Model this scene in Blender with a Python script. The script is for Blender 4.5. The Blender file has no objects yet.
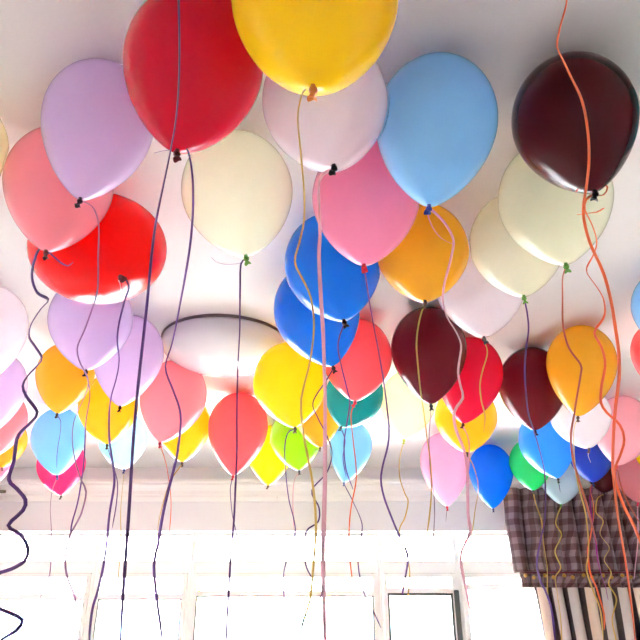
import bpy, bmesh, math, random
from mathutils import Vector, Matrix, Quaternion

random.seed(4)
S = bpy.context.scene
COL = S.collection
PI = math.pi
CEIL = 2.65                      # ceiling height, metres; the lens is at 1.5 m
EYE = Vector((0, 0, 1.5))

BALLOONS = {  # centre (m), radius, length below centre / radius, axis, width stretch, latex, knot colour, label
    'red_big': ((-0.2425,0.9118,2.4938), 0.1329, 1.600, (-0.0655,0.0174,-0.9977), 1.0, 'red', 'wine', 'large crimson balloon at the top left, crossed by a dark purple ribbon'),
    'yellow_big': ((-0.0085,0.7643,2.4819), 0.1432, 1.400, (-0.0131,-0.001,-0.9999), 1.0, 'yellow', 'amber', 'largest yellow balloon, cut off by the top edge, with gold ribbon'),
    'pearl_top': ((0.0103,1.0163,2.4969), 0.1303, 1.400, (0.0919,-0.095,-0.9912), 1.0, 'pearl', 'charcoal', 'pearl white balloon directly behind and below the largest yellow balloon'),
    'sky_top': ((0.2502,1.0739,2.4972), 0.1300, 1.600, (-0.1293,0.1044,-0.9861), 1.0, 'sky', 'navy', 'large light blue balloon left of the near dark maroon balloon'),
    'maroon_top': ((0.5451,1.0681,2.4999), 0.1277, 1.500, (0.0572,-0.0017,-0.9984), 1.0, 'maroon', 'black', 'near dark maroon balloon at upper right with orange ribbon across it'),
    'lilac_top': ((-0.4804,1.0821,2.5121), 0.1172, 1.800, (-0.0439,0.0118,-0.999), 1.0, 'lilac', 'black', 'near lilac balloon at upper left beside the large crimson balloon'),
    'pink_l': ((-0.6392,1.2877,2.5005), 0.1272, 1.525, (0.003,0.0231,-0.9997), 1.0, 'rose', 'wine', 'rose pink balloon at upper left with dark curly ribbon hanging from it'),
    'red_l': ((-0.6136,1.533,2.4676), 0.1555, 1.400, (0.437,-0.5369,-0.7216), 1.2, 'scarlet', 'wine', 'scarlet red wide balloon tucked behind the rose pink and lilac balloons'),
    'ivory': ((-0.2037,1.3051,2.4893), 0.1368, 1.400, (0.1583,-0.0063,-0.9874), 1.0, 'ivory', 'green', 'ivory balloon with green knot below the large crimson balloon'),
    'pink_c': ((0.1149,1.3356,2.4914), 0.1350, 1.425, (-0.0491,0.0416,-0.9979), 1.0, 'pink', 'crimson', 'pink balloon in the centre between pearl white and light blue balloons'),
    'blue_up': ((0.0381,1.6503,2.4828), 0.1424, 1.350, (0.1507,-0.0881,-0.9846), 1.0, 'blue', 'black', 'upper of two overlapping royal blue balloons under the central pink one'),
    'blue_lo': ((-0.01,1.9501,2.4809), 0.1441, 1.400, (0.2585,0.0461,-0.9649), 1.0, 'blue', 'black', 'lower of two overlapping royal blue balloons, above the yellow balloon'),
    'orange_c': ((0.2958,1.602,2.4946), 0.1322, 1.200, (-0.0269,-0.0123,-0.9996), 1.0, 'amber', 'brown', 'amber balloon hanging just behind the large light blue balloon'),
    'ivory_r1': ((0.5547,1.5512,2.4952), 0.1317, 1.300, (-0.0268,-0.0173,-0.9995), 1.0, 'ivory', 'green', 'left and lower of two overlapping ivory balloons at the right'),
    'ivory_r2': ((0.5892,1.3364,2.4881), 0.1378, 1.375, (-0.0086,0.007,-0.9999), 1.0, 'ivory', 'green', 'larger upper ivory balloon half behind the near dark maroon balloon'),
    'pearl_r': ((0.5042,1.7929,2.4889), 0.1371, 1.275, (-0.0423,0.0054,-0.9991), 1.0, 'pearl', 'charcoal', 'pearl white balloon between amber balloon and ivory balloon, above the crimson one'),
    'maroon_c': ((0.4125,2.2662,2.4832), 0.1421, 1.550, (-0.0282,0.038,-0.9989), 1.0, 'burgundy', 'black', 'dark maroon balloon under the amber balloon right of centre'),
    'crimson': ((0.6261,2.5434,2.4897), 0.1364, 1.600, (-0.2108,0.0519,-0.9761), 1.0, 'crimson', 'wine', 'crimson balloon between the two smaller maroon balloons'),
    'maroon_r': ((0.9196,2.6519,2.4812), 0.1438, 1.425, (-0.0849,0.0187,-0.9962), 1.0, 'burgundy', 'black', 'maroon balloon to the left of the round amber balloon at right'),
    'orange_r': ((1.0523,2.4283,2.4922), 0.1343, 1.675, (-0.1971,0.0898,-0.9763), 1.0, 'amber', 'brown', 'amber balloon at right with thin orange ribbons in front of it'),
    'lilac_l': ((-0.7925,2.0208,2.4856), 0.1400, 1.350, (0.0658,0.0065,-0.9978), 1.0, 'lilac', 'black', 'left of two lilac balloons below the scarlet red balloon'),
    'lilac_l2': ((-0.7464,2.3356,2.4921), 0.1344, 1.600, (-0.0247,0.0169,-0.9996), 1.0, 'lilac', 'black', 'right of two lilac balloons below the scarlet red balloon'),
    'pearl_left': ((-1.1804,2.0931,2.4971), 0.1301, 1.700, (0.0665,0.0345,-0.9972), 1.0, 'pearl', 'charcoal', 'pearl white balloon cut off by the left edge of the photo'),
    'lilac_far': ((-1.4309,2.6969,2.4931), 0.1336, 1.675, (0.0368,0.0366,-0.9987), 1.0, 'lilac', 'black', 'lilac balloon cut off at the left edge, below the pearl white one'),
    'salmon_far': ((-1.6352,3.2139,2.499), 0.1285, 1.475, (0.0198,0.055,-0.9983), 1.0, 'salmon', 'crimson', 'salmon pink balloon cut off at left edge, under the lilac one'),
    'orange_far': ((-1.8117,3.6711,2.5098), 0.1191, 1.275, (0.0946,-0.0157,-0.9954), 1.0, 'amber', 'brown', 'amber balloon peeking out below the salmon balloon at the left edge'),
    'pink_far2': ((-1.9589,3.8736,2.5041), 0.1241, 1.550, (0.1873,0.1054,-0.9766), 1.0, 'pink', 'crimson', 'lowest pink balloon at the left edge behind the dark curly ribbon'),
    'orange_l': ((-1.0868,2.5954,2.5098), 0.1192, 1.500, (-0.0204,-0.0127,-0.9997), 1.0, 'amber', 'brown', 'amber balloon at left directly above the light blue balloon'),
    'sky_l': ((-1.4357,3.4901,2.4828), 0.1424, 1.450, (0.1043,0.0927,-0.9902), 1.0, 'sky', 'navy', 'light blue balloon at left in front of the hot pink one'),
    'hotpink': ((-1.6342,4.0921,2.4779), 0.1466, 1.325, (0.1464,0.0431,-0.9883), 1.0, 'hotpink', 'wine', 'hot pink balloon at left peeking out below the light blue balloon'),
    'yellow_l': ((-1.0137,2.9835,2.487), 0.1388, 1.300, (0.0952,0.0339,-0.9949), 1.0, 'golden', 'brown', 'yellow balloon behind the right one of the two paired lilac balloons'),
    'cyan_pale': ((-1.1019,3.5664,2.4927), 0.1339, 1.275, (0.1532,0.0054,-0.9882), 1.0, 'paleblue', 'navy', 'pale icy blue balloon low behind a yellow balloon at left'),
    'pink_m': ((-0.6633,2.7952,2.4767), 0.1476, 1.475, (-0.1646,-0.0308,-0.9859), 1.0, 'salmon', 'crimson', 'salmon pink balloon at the lower left of the ceiling lamp'),
    'yellow_m': ((-0.707,3.2838,2.4885), 0.1375, 1.400, (0.0234,0.049,-0.9985), 1.0, 'golden', 'brown', 'yellow balloon half behind the salmon pink balloon by the lamp'),
    'coral': ((-0.4204,3.2418,2.4708), 0.1528, 1.650, (-0.047,0.002,-0.9989), 1.0, 'coral', 'crimson', 'coral balloon hanging right below the ceiling lamp'),
    'yellow_c': ((-0.1181,2.417,2.3986), 0.1457, 1.250, (0.1237,-0.0194,-0.9921), 1.0, 'lemon', 'brown', 'bright yellow balloon in front of the right edge of the ceiling lamp'),
    'salmon_c': ((0.1454,2.3673,2.4885), 0.1375, 1.325, (-0.0642,0.006,-0.9979), 1.0, 'coral', 'crimson', 'coral pink balloon below the two royal blue balloons'),
    'teal': ((0.1556,2.8317,2.4941), 0.1327, 1.300, (-0.3624,-0.1951,-0.9114), 1.0, 'teal', 'black', 'teal balloon peeking out below the coral pink balloon in the centre'),
    'lime': ((-0.1315,3.4899,2.4827), 0.1425, 1.300, (0.1032,-0.0471,-0.9935), 1.0, 'lime', 'black', 'lime green balloon under the bright yellow balloon near the lamp'),
    'orange_s': ((-0.0102,3.1892,2.5122), 0.1171, 1.425, (0.061,-0.01,-0.9981), 1.0, 'amber', 'brown', 'small amber balloon between the lime green and teal balloons'),
    'yellow_s': ((-0.297,3.8181,2.4899), 0.1363, 1.475, (-0.026,0.0012,-0.9997), 1.0, 'lemon', 'brown', 'small yellow balloon between the coral and lime green balloons'),
    'sky_c': ((0.1813,3.7425,2.5057), 0.1227, 1.775, (-0.2013,0.0523,-0.9781), 1.0, 'sky', 'navy', 'small light blue balloon under the teal balloon'),
    'cream_c': ((0.4141,2.9231,2.4964), 0.1307, 1.400, (-0.1482,0.0576,-0.9873), 1.0, 'cream', 'limeknot', 'pale cream yellow balloon behind the dark maroon balloon right of centre'),
    'yellow_r': ((0.7188,3.094,2.4723), 0.1515, 1.200, (-0.082,-0.0966,-0.9919), 1.0, 'golden', 'brown', 'golden yellow balloon peeking out below the crimson balloon'),
    'pink_r': ((0.7669,3.9686,2.4732), 0.1507, 1.825, (-0.0285,0.0476,-0.9985), 1.0, 'palepink', 'crimson', 'small pale pink balloon left of the bright blue one near the window'),
    'blue_r': ((1.1173,4.2512,2.483), 0.1423, 1.750, (-0.0526,0.0262,-0.9983), 1.0, 'vivid', 'navy', 'small bright blue balloon at the left edge of the plaid curtain'),
    'green_r': ((1.3383,4.1069,2.494), 0.1328, 1.325, (-0.0583,0.0171,-0.9982), 1.0, 'green', 'black', 'emerald green balloon in front of the plaid valance'),
    'azure_r': ((1.2588,3.5419,2.4748), 0.1493, 1.400, (0.1314,-0.037,-0.9906), 1.0, 'azure', 'black', 'azure blue balloon between the emerald green balloon and the white one'),
    'white_r': ((1.285,3.0892,2.4809), 0.1441, 1.200, (0.0184,-0.1205,-0.9925), 1.0, 'white', 'charcoal', 'white balloon just below the amber balloon at right'),
    'royal_r': ((1.6839,4.0096,2.5016), 0.1262, 1.225, (-0.0819,0.0278,-0.9963), 1.0, 'royal', 'navy', 'small deep royal blue balloon below the white balloon at right'),
    'whiteblue': ((1.5834,4.3027,2.429), 0.1294, 1.250, (-0.135,0.0506,-0.9896), 1.0, 'ice', 'green', 'pale blue small balloon lowest over the plaid curtain'),
    'maroon_far': ((1.9426,4.4577,2.5098), 0.1191, 1.200, (-0.2189,-0.1094,-0.9696), 1.0, 'maroon', 'black', 'small maroon balloon peeking out from behind the deep royal blue balloon'),
    'pink_rr': ((1.5737,3.2859,2.4785), 0.1461, 1.400, (-0.2904,0.094,-0.9523), 1.0, 'blush', 'crimson', 'light pink balloon at right, crossed by orange ribbons, above the coral one'),
    'coral_rr': ((2.0757,4.2799,2.4766), 0.1478, 1.350, (-0.1018,0.074,-0.992), 1.0, 'salmon', 'crimson', 'coral red balloon lowest at the right edge of the photo'),
    'yellow_rr': ((2.0594,3.985,2.5326), 0.0995, 1.500, (-0.1506,0.0459,-0.9875), 1.0, 'lemon', 'brown', 'yellow balloon of which only a sliver shows at the right edge'),
    'pink_edge': ((1.3566,2.3841,2.5212), 0.1093, 1.625, (-0.0949,0.0689,-0.9931), 1.0, 'coral', 'crimson', 'pink balloon cut off by the right edge beneath the light blue one'),
    'sky_edge': ((1.1866,1.9763,2.517), 0.1129, 1.475, (-0.0976,0.0768,-0.9923), 1.0, 'sky', 'navy', 'light blue balloon cut off by the right edge of the photo'),
    'teal_edge': ((0.8067,1.0505,2.5217), 0.1089, 1.550, (-0.0005,0.0172,-0.9999), 1.0, 'teal', 'black', 'dark teal balloon barely showing at the right edge beside near maroon balloon'),
    'cream_edge': ((-0.8413,1.1708,2.5179), 0.1122, 1.475, (-0.01,0.0065,-0.9999), 1.0, 'cream', 'limeknot', 'cream balloon cut off by the left edge beside rose pink balloon'),
    'over_l': ((-0.19,0.47,2.505), 0.1380, 1.450, (-0.04,0,-0.9992), 1.0, 'pearl', 'black', 'balloon above the top edge whose long dark purple ribbon hangs before the crimson one'),
    'over_r': ((0.352,0.585,2.508), 0.1370, 1.450, (0.03,0.03,-0.9991), 1.0, 'lilac', 'purple', 'lilac balloon above the top edge whose wide orange ribbon crosses the maroon one'),
}
RIBBONS = [  # balloon, colour, width (m), path (m)
    ('over_l', 'purple', 0.0024, [(-0.1581,0.482,2.223), (-0.1509,0.482,2.1216), (-0.1445,0.482,2.0316), (-0.142,0.482,1.9639), (-0.1419,0.482,1.914), (-0.1423,0.482,1.8561), (-0.1425,0.482,1.7928), (-0.1436,0.482,1.7351), (-0.1447,0.482,1.6782), (-0.1431,0.482,1.634), (-0.1388,0.482,1.5895), (-0.1346,0.482,1.5484), (-0.1306,0.482,1.5103), (-0.1278,0.482,1.4835)]),
    ('red_big', 'violet', 0.0040, [(-0.3013,0.9275,2.2896), (-0.2836,0.9275,2.2943), (-0.2691,0.9275,2.2943), (-0.2552,0.9275,2.3012), (-0.2418,0.9275,2.2943), (-0.2324,0.9275,2.269), (-0.2257,0.9275,2.2331), (-0.2216,0.9275,2.1853), (-0.2205,0.9275,2.1331), (-0.2202,0.9275,2.0537), (-0.2224,0.9275,1.9702), (-0.2294,0.9275,1.9124), (-0.2379,0.9275,1.8738), (-0.2236,0.9275,1.8381), (-0.2119,0.9275,1.8112), (-0.2068,0.9275,1.7881), (-0.2054,0.9275,1.7432), (-0.2079,0.9275,1.71), (-0.2126,0.9275,1.6723), (-0.217,0.9275,1.6346), (-0.2187,0.9275,1.6124), (-0.2226,0.9275,1.5868), (-0.2152,0.9275,1.5437), (-0.208,0.9275,1.514), (-0.1986,0.9275,1.4739)]),
    ('yellow_big', 'gold', 0.0028, [(-0.0177,0.7761,2.2937), (-0.0272,0.7761,2.2851), (-0.0332,0.7761,2.2511), (-0.0341,0.7761,2.2101), (-0.0287,0.7761,2.1473), (-0.0236,0.7761,2.0914), (-0.023,0.7761,2.0383), (-0.0296,0.7761,1.996), (-0.0346,0.7761,1.9633), (-0.0232,0.7761,1.9316), (-0.0121,0.7761,1.9009), (-0.0079,0.7761,1.8639), (-0.0129,0.7761,1.8183), (-0.0215,0.7761,1.7802), (-0.0237,0.7761,1.7565), (-0.0195,0.7761,1.7183), (-0.0119,0.7761,1.6792), (-0.007,0.7761,1.6476), (-0.0046,0.7761,1.6104), (-0.0078,0.7761,1.5674), (-0.011,0.7761,1.5365), (-0.0205,0.7761,1.5068), (-0.0222,0.7761,1.4781)]),
    ('pearl_top', 'pinkribbon', 0.0070, [(0.0273,1.011,2.321), (0.0117,1.011,2.3137), (-0.0019,1.011,2.2943), (-0.0019,1.011,2.2354), (0,1.011,2.157), (-0.0018,1.011,2.1141), (0.0018,1.011,2.0322), (0.0052,1.011,1.974), (0.0067,1.011,1.9183), (0.0082,1.011,1.8478), (0.0079,1.011,1.7811), (0.0077,1.011,1.7181), (0.006,1.011,1.6583), (0.0044,1.011,1.6015), (0.0057,1.011,1.5476), (0.007,1.011,1.4963), (0.0082,1.011,1.4654)]),
    ('sky_top', 'pinkribbon', 0.0040, [(0.2256,1.1076,2.2981), (0.2223,1.1076,2.2806), (0.2305,1.1076,2.2535), (0.2469,1.1076,2.2293), (0.268,1.1076,2.2174)]),
    ('sky_top', 'pinkribbon', 0.0050, [(0.2256,1.1076,2.2981), (0.2408,1.1076,2.2806), (0.2566,1.1076,2.2487), (0.2652,1.1076,2.2079), (0.2551,1.1076,2.1612), (0.2414,1.1076,2.116), (0.2367,1.1076,2.083), (0.2415,1.1076,2.0487), (0.2557,1.1076,2.0172), (0.2624,1.1076,1.9885), (0.2559,1.1076,1.9583), (0.2494,1.1076,1.9288), (0.2504,1.1076,1.8999), (0.252,1.1076,1.8791), (0.2355,1.1076,1.855), (0.2364,1.1076,1.8259), (0.2474,1.1076,1.7939), (0.2513,1.1076,1.7644), (0.2488,1.1076,1.7222), (0.2448,1.1076,1.6814), (0.2454,1.1076,1.6544), (0.2299,1.1076,1.6295), (0.223,1.1076,1.6082), (0.227,1.1076,1.5666), (0.2328,1.1076,1.5307)]),
    ('maroon_top', 'orange', 0.0032, [(0.5234,1.0797,2.3178), (0.5367,1.0797,2.3355), (0.5567,1.0797,2.3432), (0.5763,1.0797,2.3381), (0.5857,1.0797,2.3228), (0.5742,1.0797,2.3053), (0.5584,1.0797,2.3078)]),
    ('maroon_top', 'orange', 0.0040, [(0.573,1.0797,2.2781), (0.5571,1.0797,2.2683), (0.5386,1.0797,2.2659), (0.5156,1.0797,2.261)]),
    ('maroon_top', 'orange', 0.0045, [(0.5593,1.0797,2.3128), (0.5403,1.0797,2.2978), (0.5338,1.0797,2.2732), (0.5426,1.0797,2.2441), (0.5495,1.0797,2.2063), (0.5403,1.0797,2.1785), (0.5213,1.0797,2.1491), (0.5177,1.0797,2.129), (0.5258,1.0797,2.1005), (0.5322,1.0797,2.0748), (0.5307,1.0797,2.0473), (0.5234,1.0797,2.0287), (0.5037,1.0797,2.0022), (0.5134,1.0797,1.9762), (0.5175,1.0797,1.9507), (0.513,1.0797,1.9275), (0.4987,1.0797,1.8899), (0.4927,1.0797,1.8678), (0.4979,1.0797,1.8497), (0.514,1.0797,1.8265), (0.5154,1.0797,1.8003), (0.5031,1.0797,1.7729), (0.4901,1.0797,1.7494), (0.4914,1.0797,1.7231), (0.4999,1.0797,1.6926), (0.5122,1.0797,1.6597), (0.5137,1.0797,1.6084)]),
    ('over_r', 'orange', 0.0032, [(0.3395,0.603,2.3018), (0.3345,0.603,2.2717), (0.3236,0.603,2.2386), (0.3158,0.603,2.2067), (0.3184,0.603,2.1829), (0.3199,0.603,2.1388), (0.3226,0.603,2.0967), (0.3202,0.603,2.0485), (0.3155,0.603,2.0029), (0.3078,0.603,1.9666), (0.3016,0.603,1.9386), (0.3026,0.603,1.9076), (0.305,0.603,1.8789), (0.3067,0.603,1.8537), (0.3049,0.603,1.8174), (0.3012,0.603,1.7827), (0.2987,0.603,1.7549), (0.2943,0.603,1.7282), (0.2872,0.603,1.7023), (0.2812,0.603,1.6725), (0.2774,0.603,1.6439), (0.2764,0.603,1.621), (0.2737,0.603,1.5901), (0.2702,0.603,1.5605), (0.2661,0.603,1.5323), (0.2629,0.603,1.5091), (0.259,0.603,1.483)]),
    ('lilac_top', 'mauve', 0.0030, [(-0.4926,1.0966,2.3077), (-0.468,1.0966,2.2952), (-0.4505,1.0966,2.2606), (-0.4393,1.0966,2.2126), (-0.4271,1.0966,2.1433), (-0.4244,1.0966,2.0989), (-0.4269,1.0966,2.0773), (-0.4334,1.0966,2.0453), (-0.4406,1.0966,2.008), (-0.4459,1.0966,1.9836), (-0.4426,1.0966,1.9636), (-0.4318,1.0966,1.942), (-0.4131,1.0966,1.9149), (-0.4078,1.0966,1.8922), (-0.4144,1.0966,1.8661), (-0.4251,1.0966,1.8352), (-0.4253,1.0966,1.8049), (-0.4162,1.0966,1.7703), (-0.4005,1.0966,1.7365), (-0.389,1.0966,1.7167), (-0.3897,1.0966,1.6796), (-0.3992,1.0966,1.6482), (-0.4002,1.0966,1.6252), (-0.3939,1.0966,1.5878), (-0.3758,1.0966,1.5445), (-0.3879,1.0966,1.5069), (-0.387,1.0966,1.4758)]),
    ('pink_l', 'purple', 0.0075, [(-0.6456,1.3042,2.3196), (-0.6608,1.3042,2.3251), (-0.6709,1.3042,2.2921), (-0.67,1.3042,2.2518), (-0.6509,1.3042,2.2123), (-0.6197,1.3042,2.1917), (-0.6307,1.3042,2.1662), (-0.6427,1.3042,2.1237), (-0.6388,1.3042,2.092), (-0.6241,1.3042,2.0728), (-0.6008,1.3042,2.042), (-0.6064,1.3042,2.0257), (-0.6251,1.3042,2.0003), (-0.6317,1.3042,1.9799), (-0.6209,1.3042,1.9575), (-0.5935,1.3042,1.9245), (-0.6022,1.3042,1.9051), (-0.6256,1.3042,1.8774), (-0.6257,1.3042,1.8481), (-0.6222,1.3042,1.8214), (-0.6223,1.3042,1.7833), (-0.6003,1.3042,1.7636), (-0.5782,1.3042,1.7422), (-0.578,1.3042,1.7212), (-0.5994,1.3042,1.6929), (-0.5728,1.3042,1.6763), (-0.5544,1.3042,1.6507), (-0.5577,1.3042,1.6292), (-0.5812,1.3042,1.615), (-0.6109,1.3042,1.6045), (-0.62,1.3042,1.5785), (-0.601,1.3042,1.5513), (-0.571,1.3042,1.5395), (-0.5467,1.3042,1.5279), (-0.5539,1.3042,1.5098), (-0.576,1.3042,1.4952), (-0.5851,1.3042,1.4712)]),
    ('pink_l', 'violet', 0.0040, [(-0.6456,1.3042,2.3196), (-0.629,1.3042,2.3058), (-0.6073,1.3042,2.2894), (-0.5924,1.3042,2.284), (-0.5825,1.3042,2.2949)]),
    ('red_l', 'white', 0.0030, [(-0.5229,1.4281,2.3174), (-0.5062,1.4281,2.3058), (-0.4977,1.4281,2.28)]),
    ('red_l', 'violet', 0.0050, [(-0.5229,1.4281,2.3174), (-0.4943,1.4281,2.3116), (-0.4795,1.4281,2.2943), (-0.4741,1.4281,2.2715), (-0.4827,1.4281,2.2239), (-0.4895,1.4281,2.183), (-0.4889,1.4281,2.1429), (-0.477,1.4281,2.0909), (-0.4742,1.4281,2.0354), (-0.4786,1.4281,1.9672), (-0.4748,1.4281,1.9086), (-0.4639,1.4281,1.8631), (-0.448,1.4281,1.8124), (-0.4436,1.4281,1.7652), (-0.4456,1.4281,1.7031), (-0.4461,1.4281,1.6631), (-0.4513,1.4281,1.5859), (-0.4552,1.4281,1.5451), (-0.4454,1.4281,1.4684)]),
    ('ivory', 'mauve', 0.0025, [(-0.1748,1.3159,2.3048), (-0.1882,1.3159,2.291), (-0.221,1.3159,2.2883), (-0.2451,1.3159,2.2965), (-0.2579,1.3159,2.3103)]),
    ('ivory', 'purple', 0.0042, [(-0.1747,1.3159,2.302), (-0.1857,1.3159,2.2883), (-0.1843,1.3159,2.2187), (-0.1824,1.3159,2.1418), (-0.1793,1.3159,2.0445), (-0.1764,1.3159,1.9527), (-0.1736,1.3159,1.8659), (-0.1699,1.3159,1.7838), (-0.1684,1.3159,1.706), (-0.1718,1.3159,1.6321), (-0.1731,1.3159,1.5619), (-0.1707,1.3159,1.4951), (-0.1682,1.3159,1.455)]),
    ('pink_c', 'violet', 0.0040, [(0.1062,1.3556,2.3009), (0.112,1.3556,2.254), (0.1192,1.3556,2.1872), (0.128,1.3556,2.1103), (0.1347,1.3556,2.0488), (0.1411,1.3556,1.9895), (0.1456,1.3556,1.9435), (0.1479,1.3556,1.8988), (0.1443,1.3556,1.8661), (0.1318,1.3556,1.8236), (0.1264,1.3556,1.7924), (0.1311,1.3556,1.7578), (0.1435,1.3556,1.7181), (0.1593,1.3556,1.6737), (0.1715,1.3556,1.6436), (0.1631,1.3556,1.5995), (0.1506,1.3556,1.5463)]),
    ('blue_up', 'violet', 0.0040, [(0.0674,1.6454,2.2931), (0.0498,1.6454,2.2256), (0.0572,1.6454,2.1661), (0.0723,1.6454,2.0998), (0.0796,1.6454,2.0604), (0.0706,1.6454,2.0056), (0.0618,1.6454,1.9444), (0.0658,1.6454,1.88), (0.0824,1.6454,1.8301)]),
    ('blue_lo', 'purple', 0.0045, [(0.0423,1.9714,2.2841), (0.0161,1.9714,2.2357), (-0.0222,1.9714,2.1682), (-0.0063,1.9714,2.1188), (0.0217,1.9714,2.064), (0.0368,1.9714,2.0106), (0.0212,1.9714,1.9493), (-0.0239,1.9714,1.8925), (-0.003,1.9714,1.8429), (-0.0059,1.9714,1.8029), (-0.0408,1.9714,1.7748), (-0.0429,1.9714,1.698), (-0.0255,1.9714,1.6553), (0.0056,1.9714,1.6238), (-0.0056,1.9714,1.58), (-0.0248,1.9714,1.5421), (0.0054,1.9714,1.4733)]),
    ('orange_c', 'gold', 0.0045, [(0.2935,1.6121,2.3391), (0.2764,1.6121,2.2924), (0.2637,1.6121,2.2258), (0.2616,1.6121,2.1526), (0.2622,1.6121,2.0821), (0.2659,1.6121,2.0221), (0.2709,1.6121,1.9483), (0.2762,1.6121,1.8848), (0.2741,1.6121,1.8234), (0.2648,1.6121,1.764), (0.2544,1.6121,1.7202)]),
    ('ivory_r1', 'violet', 0.0045, [(0.554,1.5602,2.3274), (0.5576,1.5602,2.2759), (0.554,1.5602,2.2315), (0.538,1.5602,2.1738), (0.5251,1.5602,2.1178), (0.5176,1.5602,2.0634), (0.5168,1.5602,2.0027), (0.5272,1.5602,1.954), (0.5353,1.5602,1.909), (0.5401,1.5602,1.8604), (0.5353,1.5602,1.813), (0.5202,1.5602,1.7443), (0.4981,1.5602,1.689), (0.4859,1.5602,1.6524), (0.4878,1.5602,1.6187), (0.5006,1.5602,1.5857), (0.5082,1.5602,1.5493), (0.5073,1.5602,1.475)]),
    ('ivory_r2', 'rust', 0.0045, [(0.5924,1.3498,2.303), (0.5764,1.3498,2.2643), (0.5676,1.3498,2.2105), (0.5616,1.3498,2.1455), (0.5692,1.3498,2.0952), (0.5864,1.3498,2.0512), (0.5791,1.3498,2.0225), (0.5588,1.3498,1.9689), (0.5449,1.3498,1.9259), (0.5331,1.3498,1.8818), (0.5331,1.3498,1.8327), (0.5395,1.3498,1.7973), (0.5435,1.3498,1.7507), (0.5444,1.3498,1.7113), (0.5456,1.3498,1.6635)]),
    ('pearl_r', 'gold', 0.0040, [(0.4994,1.8059,2.313), (0.5037,1.8059,2.27), (0.4819,1.8059,2.2087), (0.4716,1.8059,2.1676), (0.4724,1.8059,2.1212), (0.479,1.8059,2.0758), (0.4676,1.8059,2.0255)]),
    ('maroon_c', 'grey', 0.0040, [(0.4081,2.2866,2.2634), (0.4005,2.2866,2.2102), (0.3914,2.2866,2.1359), (0.3905,2.2866,2.0281), (0.3931,2.2866,1.9247), (0.3855,2.2866,1.8252), (0.3753,2.2866,1.7359)]),
    ('crimson', 'pinkribbon', 0.0050, [(0.582,2.5668,2.2719), (0.5965,2.5668,2.2138), (0.5845,2.5668,2.0928), (0.569,2.5668,1.9767), (0.5617,2.5668,1.8651)]),
    ('maroon_r', 'purple', 0.0045, [(0.9057,2.6677,2.2762), (0.9095,2.6677,2.2163), (0.9202,2.6677,2.1492), (0.9214,2.6677,2.0754), (0.9152,2.6677,2.0352)]),
    ('orange_r', 'gold', 0.0050, [(1.0122,2.4605,2.2723), (0.9896,2.4605,2.2319), (0.978,2.4605,2.1646), (0.9742,2.4605,2.0759), (0.9711,2.4605,1.9936), (0.9755,2.4605,1.9137), (0.9724,2.4605,1.8152), (0.9667,2.4605,1.764), (0.9504,2.4605,1.7136), (0.9561,2.4605,1.648), (0.9685,2.4605,1.584), (0.9645,2.4605,1.4909)]),
    ('lilac_l', 'violet', 0.0045, [(-0.7836,2.0341,2.2946), (-0.7597,2.0341,2.2275), (-0.7523,2.0341,2.1587), (-0.7474,2.0341,2.0656), (-0.7436,2.0341,2.0013), (-0.7405,2.0341,1.9233), (-0.7389,2.0341,1.8568), (-0.7429,2.0341,1.7893), (-0.7403,2.0341,1.7379)]),
    ('sky_l', 'mauve', 0.0050, [(-1.4181,3.5212,2.2755), (-1.4253,3.5212,2.1958), (-1.4224,3.5212,2.092), (-1.382,3.5212,1.9265), (-1.3718,3.5212,1.7585), (-1.3914,3.5212,1.6749)]),
    ('orange_l', 'violet', 0.0045, [(-1.0947,2.6051,2.3306), (-1.0728,2.6051,2.3005), (-1.0617,2.6051,2.237), (-1.0608,2.6051,2.1624), (-1.0555,2.6051,2.1097)]),
    ('yellow_l', 'purple', 0.0050, [(-0.9998,3.0016,2.3059), (-0.9658,3.0016,2.2304), (-0.9299,3.0016,2.1383), (-0.9249,3.0016,2.0354), (-0.9244,3.0016,1.9355)]),
    ('cyan_pale', 'gold', 0.0040, [(-1.0786,3.5793,2.3212), (-1.0758,3.5793,2.218), (-1.0601,3.5793,2.0603), (-1.0383,3.5793,1.8594), (-1.0259,3.5793,1.6918)]),
    ('yellow_m', 'gold', 0.0060, [(-0.7046,3.3052,2.294), (-0.7476,3.3052,2.2129), (-0.781,3.3052,2.0992), (-0.7918,3.3052,1.9701), (-0.7565,3.3052,1.8229)]),
    ('pink_m', 'orange', 0.0040, [(-0.7017,2.8005,2.2609), (-0.6549,2.8005,2.1468), (-0.6293,2.8005,2.0201), (-0.6204,2.8005,1.8904)]),
    ('coral', 'violet', 0.0040, [(-0.4335,3.2543,2.2167), (-0.4446,3.2543,2.1528), (-0.4282,3.2543,2.0424), (-0.3981,3.2543,1.9398)]),
    ('yellow_c', 'violet', 0.0045, [(-0.0959,2.4255,2.2176), (-0.1225,2.4255,2.2018), (-0.1326,2.4255,2.1435), (-0.1265,2.4255,2.0416), (-0.1134,2.4255,1.9505), (-0.0939,2.4255,1.8797), (-0.0894,2.4255,1.8278), (-0.1129,2.4255,1.7569), (-0.1285,2.4255,1.6781), (-0.1159,2.4255,1.5828), (-0.0932,2.4255,1.4612)]),
    ('salmon_c', 'orange', 0.0050, [(0.1342,2.3804,2.3068), (0.1179,2.3804,2.259), (0.1234,2.3804,2.1619), (0.1323,2.3804,2.0682), (0.1308,2.3804,2.0062), (0.1107,2.3804,1.9141), (0.1019,2.3804,1.8318), (0.1036,2.3804,1.739), (0.1122,2.3804,1.6589)]),
    ('teal', 'violet', 0.0050, [(0.0934,2.81,2.3359), (0.1103,2.81,2.2814), (0.1002,2.81,2.2013), (0.1118,2.81,2.1146)]),
    ('sky_c', 'purple', 0.0070, [(0.1378,3.7659,2.2894), (0.1817,3.7659,2.1994), (0.2298,3.7659,2.0895), (0.2336,3.7659,2.025), (0.2073,3.7659,1.8679), (0.2305,3.7659,1.7266), (0.2756,3.7659,1.6383), (0.3194,3.7659,1.5425)]),
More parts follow.
